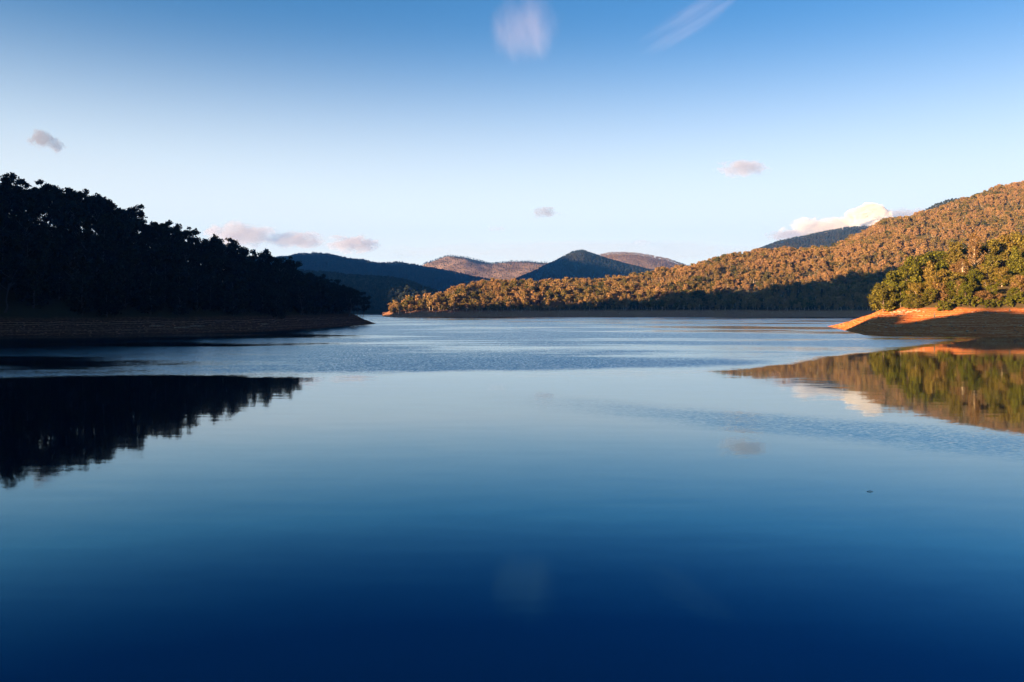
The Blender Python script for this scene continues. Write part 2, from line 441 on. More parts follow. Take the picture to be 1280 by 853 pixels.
def water_mat():
    m, nt, out = new_mat('lake_water')
    geo = N(nt, 'ShaderNodeNewGeometry')
    sep = N(nt, 'ShaderNodeSeparateXYZ'); nt.links.new(geo.outputs['Position'], sep.inputs[0])
    X, Y = sep.outputs[0], sep.outputs[1]
    # slow wobble of the edges of the wind patches
    mp = N(nt, 'ShaderNodeMapping'); mp.inputs['Scale'].default_value = (0.012, 0.02, 1)
    nt.links.new(geo.outputs['Position'], mp.inputs[0])
    wob = N(nt, 'ShaderNodeTexNoise'); wob.inputs['Scale'].default_value = 1.0; wob.inputs['Detail'].default_value = 9; wob.inputs['Roughness'].default_value = 0.65
    nt.links.new(mp.outputs[0], wob.inputs[0])
    wv = math_node(nt, 'SUBTRACT', wob.outputs[0], 0.5)
    # breeze beyond a curved line across the lake
    edge = math_node(nt, 'ADD', math_node(nt, 'MULTIPLY_ADD', X, 0.2, 226),
                     math_node(nt, 'MULTIPLY', math_node(nt, 'MAXIMUM', math_node(nt, 'SUBTRACT', X, 70), 0), 0.9))
    far = N(nt, 'ShaderNodeMapRange'); far.interpolation_type = 'SMOOTHSTEP'
    far.inputs['From Min'].default_value = -12; far.inputs['From Max'].default_value = 14
    nt.links.new(math_node(nt, 'ADD', math_node(nt, 'SUBTRACT', Y, edge), math_node(nt, 'MULTIPLY', wv, 50)), far.inputs[0])
    # long calm slicks inside the breeze
    mp2 = N(nt, 'ShaderNodeMapping'); mp2.inputs['Scale'].default_value = (0.0035, 0.011, 1); mp2.inputs['Rotation'].default_value = (0, 0, -0.12)
    nt.links.new(geo.outputs['Position'], mp2.inputs[0])
    sl = N(nt, 'ShaderNodeTexNoise'); sl.inputs['Scale'].default_value = 1.0; sl.inputs['Detail'].default_value = 5; sl.inputs['Roughness'].default_value = 0.6
    nt.links.new(mp2.outputs[0], sl.inputs[0])
    slick = N(nt, 'ShaderNodeMapRange'); slick.interpolation_type = 'SMOOTHSTEP'
    slick.inputs['From Min'].default_value = 0.40; slick.inputs['From Max'].default_value = 0.52
    nt.links.new(sl.outputs[0], slick.inputs[0])
    farm = math_node(nt, 'MULTIPLY', far.outputs[0], math_node(nt, 'MULTIPLY_ADD', slick.outputs[0], 0.7, 0.3))
    # one streak of cat's-paws in the calm water on the right
    band = math_node(nt, 'ABSOLUTE', math_node(nt, 'SUBTRACT', math_node(nt, 'MULTIPLY_ADD', X, 0.8, Y), 158))
    bandm = N(nt, 'ShaderNodeMapRange'); bandm.interpolation_type = 'SMOOTHSTEP'
    bandm.inputs['From Min'].default_value = 20; bandm.inputs['From Max'].default_value = 4
    nt.links.new(math_node(nt, 'ADD', band, math_node(nt, 'MULTIPLY', wv, 40)), bandm.inputs[0])
    bx = N(nt, 'ShaderNodeMapRange'); bx.interpolation_type = 'SMOOTHSTEP'; bx.inputs['From Min'].default_value = -14; bx.inputs['From Max'].default_value = 40
    nt.links.new(X, bx.inputs[0])
    bm_ = math_node(nt, 'MULTIPLY', bandm.outputs[0], bx.outputs[0])
    rip = math_node(nt, 'MAXIMUM', farm, math_node(nt, 'MULTIPLY', bm_, 0.3))
    # wave slopes: gentle long undulation everywhere, short wavelets where the breeze touches
    def slopes(scale, detail, amp):
        mpx = N(nt, 'ShaderNodeMapping'); mpx.inputs['Scale'].default_value = scale
        nt.links.new(geo.outputs['Position'], mpx.inputs[0])
        nz = N(nt, 'ShaderNodeTexNoise'); nz.inputs['Scale'].default_value = 1.0; nz.inputs['Detail'].default_value = detail
        nt.links.new(mpx.outputs[0], nz.inputs[0])
        sb = N(nt, 'ShaderNodeVectorMath'); sb.operation = 'SUBTRACT'; nt.links.new(nz.outputs['Color'], sb.inputs[0]); sb.inputs[1].default_value = (0.5, 0.5, 0.5)
        sc_ = N(nt, 'ShaderNodeVectorMath'); sc_.operation = 'SCALE'; nt.links.new(sb.outputs[0], sc_.inputs[0])
        if isinstance(amp, float): sc_.inputs['Scale'].default_value = amp
        else: nt.links.new(amp, sc_.inputs['Scale'])
        return sc_.outputs[0]
    v1 = slopes((0.10, 0.42, 1), 2, 0.012)
    v2 = slopes((1.5, 2.6, 1), 3, math_node(nt, 'MULTIPLY_ADD', rip, 0.42, 0.006))
    add = N(nt, 'ShaderNodeVectorMath'); add.operation = 'ADD'; nt.links.new(v1, add.inputs[0]); nt.links.new(v2, add.inputs[1])
    # constant tilt toward the camera, added so rippled water reflects sky above the hills
    lean = N(nt, 'ShaderNodeCombineXYZ'); nt.links.new(math_node(nt, 'MULTIPLY', rip, -0.095), lean.inputs[1])
    add2 = N(nt, 'ShaderNodeVectorMath'); add2.operation = 'ADD'; nt.links.new(add.outputs[0], add2.inputs[0]); nt.links.new(lean.outputs[0], add2.inputs[1])
    flat = N(nt, 'ShaderNodeVectorMath'); flat.operation = 'MULTIPLY'; nt.links.new(add2.outputs[0], flat.inputs[0]); flat.inputs[1].default_value = (1, 1, 0)
    upv = N(nt, 'ShaderNodeVectorMath'); upv.operation = 'ADD'; nt.links.new(flat.outputs[0], upv.inputs[0]); upv.inputs[1].default_value = (0, 0, 1)
    nrm = N(nt, 'ShaderNodeVectorMath'); nrm.operation = 'NORMALIZE'; nt.links.new(upv.outputs[0], nrm.inputs[0])
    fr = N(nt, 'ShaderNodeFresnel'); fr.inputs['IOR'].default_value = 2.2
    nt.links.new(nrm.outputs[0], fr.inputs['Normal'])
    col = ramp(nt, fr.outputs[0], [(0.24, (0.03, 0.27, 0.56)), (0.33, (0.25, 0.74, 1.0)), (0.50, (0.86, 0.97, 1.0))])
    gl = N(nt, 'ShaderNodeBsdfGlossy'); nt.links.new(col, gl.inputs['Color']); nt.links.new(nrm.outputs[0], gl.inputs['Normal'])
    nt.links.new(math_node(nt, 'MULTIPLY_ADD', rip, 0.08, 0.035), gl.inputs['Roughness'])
    body = N(nt, 'ShaderNodeBsdfDiffuse'); body.inputs['Color'].default_value = (0.0, 0.0015, 0.006, 1)
    mx = N(nt, 'ShaderNodeMixShader'); nt.links.new(fr.outputs[0], mx.inputs[0])
    nt.links.new(body.outputs[0], mx.inputs[1]); nt.links.new(gl.outputs[0], mx.inputs[2])
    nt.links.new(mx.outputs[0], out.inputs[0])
    return m


w = mesh_obj('water', [(-g, -3900, 0), (g, -3900, 0), (g, 10900, 0), (-g, 10900, 0)], [(0, 1, 2, 3)], water_mat())
tag(w, kind='structure')


# ------------------------------------------------------------------ trees
def tube(pts, rads, n=6):
    pts = np.asarray(pts, float); V = []; Fc = []
    for i, (p, r) in enumerate(zip(pts, rads)):
        d = pts[min(i + 1, len(pts) - 1)] - pts[max(i - 1, 0)]
        d = d / (np.linalg.norm(d) + 1e-9)
        a = np.cross(d, (0.3, 0.9, 0.2)); a /= np.linalg.norm(a); b = np.cross(d, a)
        for k in range(n):
            t = 2 * math.pi * k / n
            V.append(p + r * (math.cos(t) * a + math.sin(t) * b))
    for i in range(len(pts) - 1):
        for k in range(n):
            q = (k + 1) % n
            Fc.append((i * n + k, i * n + q, (i + 1) * n + q, (i + 1) * n + k))
    return V, Fc


class Soup:
    def __init__(self): self.V = []; self.F = []
    def add(self, V, Fc):
        o = len(self.V); self.V.extend(V); self.F.extend(tuple(i + o for i in f) for f in Fc)


def leaf_quads(rng, centres, radii, counts, size, flat=0.7, up=0.25, out=0.8):
    """sprays of leaves: quads scattered in each clump, thicker near its skin, facing outwards"""
    P = []; Nn = []
    for c, r, n in zip(centres, radii, counts):
        d = rng.normal(size=(n, 3)); d /= np.linalg.norm(d, axis=1)[:, None]
        rad = rng.random(n) ** 0.45
        lump = 1 + 0.35 * np.sin(d[:, 0] * 5 + c[0]) * np.cos(d[:, 1] * 4 + c[1] + d[:, 2] * 3)
        off = d * (rad * lump)[:, None] * r
        off[:, 2] *= flat
        P.append(np.asarray(c) + off)
        nn = d * out + rng.normal(size=(n, 3)) * 0.55 + np.array([0, 0, up])
        Nn.append(nn / np.linalg.norm(nn, axis=1)[:, None])
    P = np.concatenate(P); Nn = np.concatenate(Nn)
    a = np.cross(Nn, rng.normal(size=Nn.shape)); a /= np.linalg.norm(a, axis=1)[:, None] + 1e-9
    b = np.cross(Nn, a)
    s = size * (0.55 + 0.9 * rng.random(len(P)))[:, None]
    k = 0.45 + 0.4 * rng.random(len(P))[:, None]
    q = np.stack([P - a * s, P + b * s * k, P + a * s, P - b * s * k], 1)
    V = q.reshape(-1, 3); Fc = np.arange(len(V)).reshape(-1, 4)
    return V, Fc


def gum(seed, leaves=2600, size=0.024, limbs=8, spread=0.30, start=0.36, clump=0.115, sub=2, lean=0.04, n_side=6, top=0.8, twigs=True):
    """unit-height gum: bent tapering trunk, forking limbs, clumps of leaf at the ends with gaps between"""
    rng = np.random.default_rng(seed); S = Soup()
    pts = []; x = y = 0.0
    for k in range(8):
        t = k / 7; pts.append((x, y, t * top - 0.02)); x += rng.normal() * lean * 0.5; y += rng.normal() * lean * 0.5
    rad = [0.016 * (1 - 0.8 * k / 7) + (0.008 if k == 0 else 0) for k in range(8)]
    S.add(*tube(pts, rad, n_side))
    pts = np.array(pts); cs = []; rs = []
    for i in range(limbs):
        t = start + (0.97 - start) * (i + rng.random() * 0.6) / limbs
        base = np.array([np.interp(t, np.linspace(0, 1, 8), pts[:, j]) for j in range(3)])
        a = i * 2.4 + rng.random() * 0.9
        L = spread * (0.65 + 0.6 * rng.random()) * (1.0 - 0.45 * max(0, (t - 0.6)))
        rise = 0.35 + 0.55 * rng.random() + 0.5 * t
        d = np.array([math.cos(a), math.sin(a), rise]); d /= np.linalg.norm(d)
        p1 = base + d * L * 0.5 + np.array([0, 0, -0.01]); p2 = base + d * L + np.array([0, 0, 0.03])
        S.add(*tube([base, p1, p2], [0.010, 0.007, 0.0035], 4))
        for j in range(sub):
            aa = a + rng.normal() * 0.8
            e = p1 + (p2 - p1) * rng.random() + np.array([math.cos(aa), math.sin(aa), 0.5 + rng.random()]) * L * 0.35
            if twigs: S.add(*tube([p1 + (p2 - p1) * 0.4, e], [0.005, 0.002], 3))
            cs.append(e); rs.append(clump * (0.6 + 0.6 * rng.random()))
        cs.append(p2); rs.append(clump * (0.75 + 0.6 * rng.random()))
    cs.append(pts[-1] + np.array([0, 0, clump * 0.6])); rs.append(clump * 1.1)
    cs = np.array(cs); rs = np.array(rs)
    zmax = (cs[:, 2] + rs * 0.7).max()
    cnt = np.maximum(8, (leaves * rs ** 2 / (rs ** 2).sum())).astype(int)
    V, Fc = leaf_quads(rng, cs, rs, cnt, size)
    k = 1.0 / zmax
    return (np.array(S.V) * k, S.F), (V * k, Fc)


def bushy(seed, leaves=2600, size=0.026, width=0.34, low=0.05, cone=0.0, clumps=26):
    """dense crown down to the ground: round (wattle), or tapering to a point"""
    rng = np.random.default_rng(seed); S = Soup()
    S.add(*tube([(0, 0, -0.03), (0.01, 0, 0.4), (0, 0.01, 0.85)], [0.02, 0.014, 0.004], 5))
    cs = []; rs = []
    for i in range(clumps):
        t = (i + 0.5) / clumps
        z = low + 0.08 + (0.84 - low) * t
        if cone: R = width * (1 - t) ** 0.9 * 1.05 + 0.015
        else: R = width * math.sqrt(max(0.03, 1 - ((z - 0.45) / 0.56) ** 2))
        a = i * 2.4 + rng.random()
        rr = R * (0.55 + 0.45 * rng.random())
        c = np.array([math.cos(a) * rr, math.sin(a) * rr, z])
        cs.append(c); rs.append((0.13 if not cone else 0.07 + 0.06 * (1 - t)) * (0.7 + 0.6 * rng.random()))
        if i % 3 == 0: S.add(*tube([(0, 0, max(0.05, z - 0.15)), c], [0.008, 0.003], 3))
    cs.append(np.array([0, 0, 0.93])); rs.append(0.06)
    rs = np.array(rs)
    cnt = np.maximum(8, leaves * rs ** 2 / (rs ** 2).sum()).astype(int)
    V, Fc = leaf_quads(rng, cs, rs, cnt, size, flat=0.8)
    k = 1.0 / V[:, 2].max()
    return (np.array(S.V) * k, S.F), (V * k, Fc)


def feathery(seed, leaves=2400, size=0.016, spread=0.36, start=0.25, branches=46):
    """thin open crown: many fine rising branches with sparse sprays along them"""
    rng = np.random.default_rng(seed); S = Soup()
    pts = [(0, 0, -0.03), (0.012, 0.0, 0.25), (-0.008, 0.01, 0.5), (0.01, 0.0, 0.78), (0.0, 0.01, 0.95)]
    S.add(*tube(pts, [0.026, 0.021, 0.016, 0.008, 0.002], 7))
    P = np.array(pts); cs = []; rs = []
    for i in range(branches):
        t = start + (0.92 - start) * i / branches
        base = np.array([np.interp(t, P[:, 2], P[:, j]) for j in range(2)] + [t])
        a = i * 2.4 + rng.random() * 0.8
        L = spread * (0.5 + 0.6 * rng.random()) * (1.12 - t * 0.75)
        d = np.array([math.cos(a), math.sin(a), 0.55 + 0.7 * rng.random()]); d /= np.linalg.norm(d)
        e = base + d * L
        S.add(*tube([base, base + d * L * 0.55 + (0, 0, -0.012), e], [0.007, 0.004, 0.0015], 3))
        for q in (0.55, 0.75, 0.92, 1.05):
            cs.append(base + d * L * q + rng.normal(size=3) * 0.014); rs.append(0.034 + 0.03 * rng.random())
    cs.append(np.array([0, 0.01, 0.95])); rs.append(0.05)
    rs = np.array(rs); cnt = np.maximum(5, leaves * rs ** 2 / (rs ** 2).sum()).astype(int)
    V, Fc = leaf_quads(rng, cs, rs, cnt, size, flat=1.1)
    k = 1.0 / V[:, 2].max()
    return (np.array(S.V) * k, S.F), (V * k, Fc)


def mesh_only(name, VF, mat):
    o = mesh_obj(name, VF[0], VF[1], mat, parent=False)
    me = o.data; bpy.data.objects.remove(o)
    return me


PROTO = {}


def proto(key, maker, leafmat, barkmat):
    if key not in PROTO:
        (tv, tf), (cv, cf) = maker()
        PROTO[key] = (mesh_only('trunk', (tv, tf), barkmat), mesh_only('crown', (cv, cf), leafmat))
    return PROTO[key]


def place(meshes, name, X, Y, Z, h, rz, wide, label, cat, group):
    e = bpy.data.objects.new(name, None); COL.objects.link(e)
    e.empty_display_size = 1.0
    e.location = (X, Y, Z); e.rotation_euler = (0, 0, rz); e.scale = (h * wide, h * wide, h)
    for part, me in zip(('trunk', 'crown'), meshes):
        c = bpy.data.objects.new(part, me); COL.objects.link(c); c.parent = e
    return tag(e, label, cat, group)


ORD = ['first', 'second', 'third', 'fourth', 'fifth', 'sixth', 'seventh', 'eighth', 'ninth', 'tenth', 'eleventh', 'twelfth',
       'thirteenth', 'fourteenth', 'fifteenth', 'sixteenth', 'seventeenth', 'eighteenth', 'nineteenth', 'twentieth',
       'twenty-first', 'twenty-second', 'twenty-third', 'twenty-fourth', 'twenty-fifth', 'twenty-sixth', 'twenty-seventh',
       'twenty-eighth', 'twenty-ninth', 'thirtieth']
rng = np.random.default_rng(5)


def scatter(hill, x0, x1, ya, yb, step, r, jitter=0.42):
    """jittered grid of points over a hill between bearings x0..x1 and between two distances that depend on the bearing"""
    out = []
    D = np.concatenate([hill.D0, hill.D3]); lo, hi = D.min(), D.max()
    u0, u1 = (x0 - 640) / F, (x1 - 640) / F
    Xa = min(u0 * lo, u0 * hi); Xb = max(u1 * lo, u1 * hi)
    gx = np.arange(Xa, Xb, step); gy = np.arange(lo, hi, step)
    X, Y = np.meshgrid(gx, gy); X = X.ravel(); Y = Y.ravel()
    X = X + (r.random(len(X)) - 0.5) * 2 * jitter * step; Y = Y + (r.random(len(Y)) - 0.5) * 2 * jitter * step
    u = X / Y
    ok = (u > u0) & (u < u1)
    X, Y, u = X[ok], Y[ok], u[ok]
    D0, D1, z1, D2, z2, D3 = hill.params(u)
    a = ya(D1, D2, D3); b = yb(D1, D2, D3)
    ok = (Y > a) & (Y < b)
    X, Y = X[ok], Y[ok]
    return X, Y, hill.z(X, Y)


# ---- dark wood on the left hill
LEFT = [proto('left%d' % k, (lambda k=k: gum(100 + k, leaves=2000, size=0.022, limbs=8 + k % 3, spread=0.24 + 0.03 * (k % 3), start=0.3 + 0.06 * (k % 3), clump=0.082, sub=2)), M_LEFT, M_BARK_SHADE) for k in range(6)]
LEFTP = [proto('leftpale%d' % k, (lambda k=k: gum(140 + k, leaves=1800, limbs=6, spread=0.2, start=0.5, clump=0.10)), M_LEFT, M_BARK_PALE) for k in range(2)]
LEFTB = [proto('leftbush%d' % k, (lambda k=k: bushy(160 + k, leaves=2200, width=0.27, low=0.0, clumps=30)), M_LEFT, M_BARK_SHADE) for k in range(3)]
X, Y, Z = scatter(H_LEFT, -60, 456, lambda a, b, c: a + 1, lambda a, b, c: b + 26, 13.5, rng)
hs = 24 + 13 * rng.random(len(X))
u = X / Y
hs = hs * np.interp(u * F + 640, [380, 452], [1.0, 0.8])
xp = 640 + F * u
# skyline trees: the ones whose tops stand highest in their strip of the view
topy = HZ - F * (Z + hs - CAM_H) / Y
sky_idx = []
for k in range(26):
    a0 = 2 + k * 17.2
    s = np.where((xp >= a0) & (xp < a0 + 17.2))[0]
    if len(s): sky_idx.append(s[np.argmin(topy[s])])
sky_idx = sorted(set(sky_idx), key=lambda i: xp[i])
for n_, i in enumerate(sky_idx):
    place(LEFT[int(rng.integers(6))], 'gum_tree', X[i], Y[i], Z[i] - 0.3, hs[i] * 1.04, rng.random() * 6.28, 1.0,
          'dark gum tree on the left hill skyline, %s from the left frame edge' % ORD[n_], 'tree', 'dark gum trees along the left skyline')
for i in range(len(X)):
    if i in sky_idx: continue
    front = Y[i] - H_LEFT.params(X[i] / Y[i])[1] < 26
    if rng.random() < (0.85 if front else 0.35):
        kind_ = LEFTB[int(rng.integers(3))]
        lab, grp = (('dark leafy tree in the front row directly above the left bank', 'front row trees above the left bank') if front else
                    ('dense black tree with foliage to the ground inside the left wood', 'dense trees inside the left wood'))
    elif rng.random() < 0.05:
        kind_ = LEFTP[int(rng.integers(2))]
        lab, grp = 'gum with a faintly visible pale trunk in the dark left wood', 'pale-trunked gums in the left wood'
    else:
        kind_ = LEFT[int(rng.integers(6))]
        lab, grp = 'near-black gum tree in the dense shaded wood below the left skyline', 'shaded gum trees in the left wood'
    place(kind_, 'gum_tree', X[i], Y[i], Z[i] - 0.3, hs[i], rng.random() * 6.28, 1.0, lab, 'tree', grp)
print('left trees', len(X), len(sky_idx))

# ---- trees on the right peninsula, one by one: bearing, distance, top row, width factor, kind, tone
OG = [proto('gumO%d' % k, (lambda k=k: gum(200 + k, leaves=4600, size=0.024, limbs=10, spread=0.27, start=0.12, clump=0.12)), M_OLIVE, M_BARK_PALE) for k in range(2)]
GG = [proto('gumG%d' % k, (lambda k=k: gum(210 + k, leaves=4600, size=0.024, limbs=10, spread=0.26, start=0.10, clump=0.125)), M_GOLD, M_BARK_PALE) for k in range(2)]
BG = [proto('bushG%d' % k, (lambda k=k: bushy(220 + k, leaves=3400)), M_GREEN, M_BARK_DARK) for k in range(2)]
BO = [proto('bushO%d' % k, (lambda k=k: bushy(230 + k, leaves=3400)), M_OLIVE, M_BARK_DARK) for k in range(2)]
BB = [proto('bushB%d' % k, (lambda k=k: bushy(240 + k, leaves=3000, size=0.03)), M_BROWN, M_BARK_DARK) for k in range(2)]
CG = [proto('coneG', lambda: bushy(250, leaves=3000, width=0.24, cone=1), M_GREEN, M_BARK_DARK)]
CO = [proto('coneO', lambda: bushy(251, leaves=3000, width=0.26, cone=1), M_GOLD, M_BARK_DARK)]
FB = [proto('featherB', lambda: feathery(260), M_BROWN, M_BARK_PALE)]
FO = [proto('featherO', lambda: feathery(261, leaves=3200, size=0.02), M_OLIVE, M_BARK_PALE)]
PEN = [
    (1104, 640, 352, 0.95, BO[0], 'tree', 'olive bushy tree at the far left end of the sunlit peninsula wood'),
    (1112, 668, 338, 0.9, CG[0], 'tree', 'pointed dark green tree behind the leftmost olive tree of the peninsula'),
    (1126, 640, 350, 0.85, BG[0], 'tree', 'round green tree second along the front edge of the peninsula wood'),
    (1134, 672, 329, 0.85, BG[1], 'tree', 'tall green tree stepping up behind the round green front tree'),
    (1147, 690, 317, 0.9, BG[0], 'tree', 'broad dark green tree at the left shoulder of the peninsula wood'),
    (1162, 698, 312, 0.9, BG[1], 'tree', 'highest dark green tree left of the feathery olive gum'),
    (1143, 632, 352, 0.8, GG[0], 'tree', 'slim golden gum between green trees above the pale rocks'),
    (1145, 624, 370, 1.0, BO[1], 'bush', 'small lime green bush at the wood edge above the pale rocks'),
    (1166, 636, 337, 0.85, GG[1], 'tree', 'golden gum with lit pale trunk left of centre in peninsula wood'),
    (1163, 668, 325, 0.8, CO[0], 'tree', 'narrow pointed golden tree rising behind the golden gum'),
    (1179, 640, 341, 0.85, GG[0], 'tree', 'second golden gum just right of the pale-trunked golden gum'),
    (1190, 634, 338, 0.85, BO[1], 'tree', 'rounded olive tree below the feathery olive gum'),
    (1194, 690, 301, 1.0, FO[0], 'tree', 'broad feathery olive gum left of the tall pale trunk'),
    (1203, 660, 322, 1.05, FB[0], 'tree', 'tawny thin-leaved tree with radiating branches beside the tall pale trunk'),
    (1218, 676, 288, 0.62, FB[0], 'tree', 'tall sparse gum with bright pale trunk, highest of the peninsula'),
    (1199, 628, 350, 0.75, BB[0], 'bush', 'brown leafy bush left of the dome-shaped green bush'),
    (1207, 622, 351, 0.72, BG[0], 'bush', 'narrow dome-shaped green bush at the peninsula wood edge'),
    (1231, 690, 299, 0.85, OG[0], 'tree', 'olive gum immediately right of the tall pale trunk'),
    (1246, 700, 299, 0.9, OG[1], 'tree', 'dark olive gum second right of the tall pale trunk'),
    (1232, 640, 349, 0.8, GG[1], 'tree', 'low golden gum behind the rusty brown mound of shrub'),
    (1252, 646, 333, 0.85, GG[0], 'tree', 'clumpy golden gum with dark gaps right of the rusty shrub'),
    (1229, 616, 362, 1.3, BB[1], 'bush', 'rusty brown mounded shrub at the wood edge'),
    (1248, 618, 366, 1.2, BB[0], 'bush', 'darker brown shrub touching the rusty mound on its right'),
    (1260, 705, 293, 0.85, GG[1], 'tree', 'tall gold-olive gum with pale branch near the right frame edge'),
    (1269, 668, 306, 0.75, CG[0], 'tree', 'green tapering tree near the right frame edge'),
    (1284, 690, 288, 0.9, OG[0], 'tree', 'olive gum cut by the right frame edge'),
    (1273, 640, 342, 0.9, BO[0], 'tree', 'golden olive tree low at the right frame edge'),
    (1268, 616, 358, 1.0, BG[1], 'bush', 'dark rounded bush below the golden olive tree at right edge'),
    (1288, 630, 350, 1.0, BG[0], 'tree', 'green tree in shade cut by the right frame edge'),
    (1218, 650, 335, 0.8, BG[1], 'tree', 'dark green tree at the foot of the tall pale trunk'),
    (1120, 690, 342, 0.8, BO[1], 'tree', 'olive tree tucked behind the pointed dark green tree'),
    (1178, 700, 312, 0.9, BG[0], 'tree', 'dark green tree filling behind the left of the feathery olive gum'),
    (1240, 668, 318, 0.85, OG[1], 'tree', 'mid-height olive gum below the two olive gums right of the trunk'),
    (1212, 705, 303, 0.9, OG[0], 'tree', 'olive gum standing behind the tall pale trunk'),
]
prng = np.random.default_rng(77)
for (x, D, ty, wd, meshes, cat, label) in PEN:
    X0 = (x - 640) / F * D
    z0 = float(H_RIGHT.z(X0, D))
    h = CAM_H + (HZ - ty) / F * D - z0
    place(meshes, 'bush' if cat == 'bush' else 'tree', X0, D, z0 - 0.3, h, prng.random() * 6.28, wd * 1.22, label, cat, 'trees of the sunlit peninsula')
# shrubs that fill the slope between the trees
FILL = [(BO[0], 'olive'), (BG[1], 'green'), (BB[1], 'brown'), (BG[0], 'green'), (BO[1], 'olive'), (GG[0], 'golden')]
for k in range(46):
    x = 1108 + 178 * ((k * 0.618) % 1.0); D = 622 + 74 * prng.random()
    X0 = (x - 640) / F * D
    m_, tone = FILL[k % 6]
    place(m_, 'bush', X0, D, float(H_RIGHT.z(X0, D)) - 0.3, 9 + 7 * prng.random(), prng.random() * 6, 1.25,
          '%s shrub filling the slope between the trees of the peninsula wood' % tone, 'bush', '%s shrubs between the peninsula trees' % tone)
# shaded undergrowth along the foot of that wood
UG = [proto('under%d' % k, (lambda k=k: bushy(270 + k, leaves=900, size=0.06, width=0.5, clumps=14)), M_GREEN, M_BARK_DARK) for k in range(2)]
for k, x in enumerate(np.linspace(1176, 1282, 13)):
    D = 607 + prng.random() * 8
    X0 = (x + prng.normal() * 2 - 640) / F * D
    place(UG[k % 2], 'bush', X0, D, float(H_RIGHT.z(X0, D)) - 0.2, 5.5 + 3 * prng.random(), prng.random() * 6, 1.2,
          'low dark green bush in the shade along the foot of the peninsula wood', 'bush', 'low bushes along the foot of the peninsula wood')

# ---- the wood across the lake: the nearest hundred trees singly, the rest as one forest
FARK = [proto('far%d' % k, (lambda k=k: gum(300 + k, leaves=420, size=0.05, limbs=6, spread=0.22, start=0.32, clump=0.15, sub=1, n_side=4, twigs=False)), M_FAR, M_BARK_PALE) for k in range(4)]
frng = np.random.default_rng(9)


def forest_cloud(name, keys_meshes, X, Y, Z, S, label, r):
    """one mass of forest: a cloud of points carrying the tree meshes"""
    me = bpy.data.meshes.new(name)
    me.vertices.add(len(X)); me.vertices.foreach_set('co', np.stack([X, Y, Z], -1).astype(np.float32).ravel())
    at = me.attributes.new('tree_height', 'FLOAT', 'POINT'); at.data.foreach_set('value', np.asarray(S, np.float32))
    at = me.attributes.new('tree_turn', 'FLOAT', 'POINT'); at.data.foreach_set('value', (r.random(len(X)) * 6.28).astype(np.float32))
    at = me.attributes.new('tree_kind', 'INT', 'POINT'); at.data.foreach_set('value', r.integers(0, len(keys_meshes), len(X)).astype(np.int32))
    o = bpy.data.objects.new(name, me); COL.objects.link(o)
    coll = bpy.data.collections.new(name + '_kinds')
    for k, m in enumerate(keys_meshes):
        coll.objects.link(bpy.data.objects.new('%s_kind_%d' % (name, k), m))
    ng = bpy.data.node_groups.new(name + '_nodes', 'GeometryNodeTree')
    ng.interface.new_socket('Geometry', in_out='INPUT', socket_type='NodeSocketGeometry')
    ng.interface.new_socket('Geometry', in_out='OUTPUT', socket_type='NodeSocketGeometry')
    gi = ng.nodes.new('NodeGroupInput'); go = ng.nodes.new('NodeGroupOutput')
    ci = ng.nodes.new('GeometryNodeCollectionInfo'); ci.inputs['Collection'].default_value = coll
    ci.inputs['Separate Children'].default_value = True; ci.inputs['Reset Children'].default_value = True
    iop = ng.nodes.new('GeometryNodeInstanceOnPoints'); iop.inputs['Pick Instance'].default_value = True

    def attr(nm, ty):
        n = ng.nodes.new('GeometryNodeInputNamedAttribute'); n.data_type = ty; n.inputs['Name'].default_value = nm
        return n.outputs['Attribute']
    cx = ng.nodes.new('ShaderNodeCombineXYZ')
    ng.links.new(attr('tree_turn', 'FLOAT'), cx.inputs[2])
    ng.links.new(gi.outputs[0], iop.inputs['Points']); ng.links.new(ci.outputs[0], iop.inputs['Instance'])
    ng.links.new(attr('tree_kind', 'INT'), iop.inputs['Instance Index'])
    ng.links.new(cx.outputs[0], iop.inputs['Rotation'])
    sc = ng.nodes.new('ShaderNodeCombineXYZ')
    h = attr('tree_height', 'FLOAT')
    for k in range(3): ng.links.new(h, sc.inputs[k])
    ng.links.new(sc.outputs[0], iop.inputs['Scale'])
    ng.links.new(iop.outputs[0], go.inputs[0])
    md = o.modifiers.new('trees', 'NODES'); md.node_group = ng
    tag(o, label, 'forest', kind='stuff')
    return o


def joined(key):
    """trunk and crown of one kind as a single mesh for the forests"""
    tr, cr = key
    n0 = len(tr.vertices)
    def arr(me):
        v = np.zeros(len(me.vertices) * 3, np.float32); me.vertices.foreach_get('co', v)
        f = np.zeros(len(me.loops), np.int32); me.loops.foreach_get('vertex_index', f)
        return v.reshape(-1, 3), f.reshape(-1, 4)
    a, fa = arr(tr); b, fb = arr(cr)
    o = mesh_obj('tree_kind', np.concatenate([a, b]), np.concatenate([fa, fb + n0]), [tr.materials[0], cr.materials[0]], parent=False,
                 midx=np.r_[np.zeros(len(fa)), np.ones(len(fb))])
    me = o.data; bpy.data.objects.remove(o)
    return me


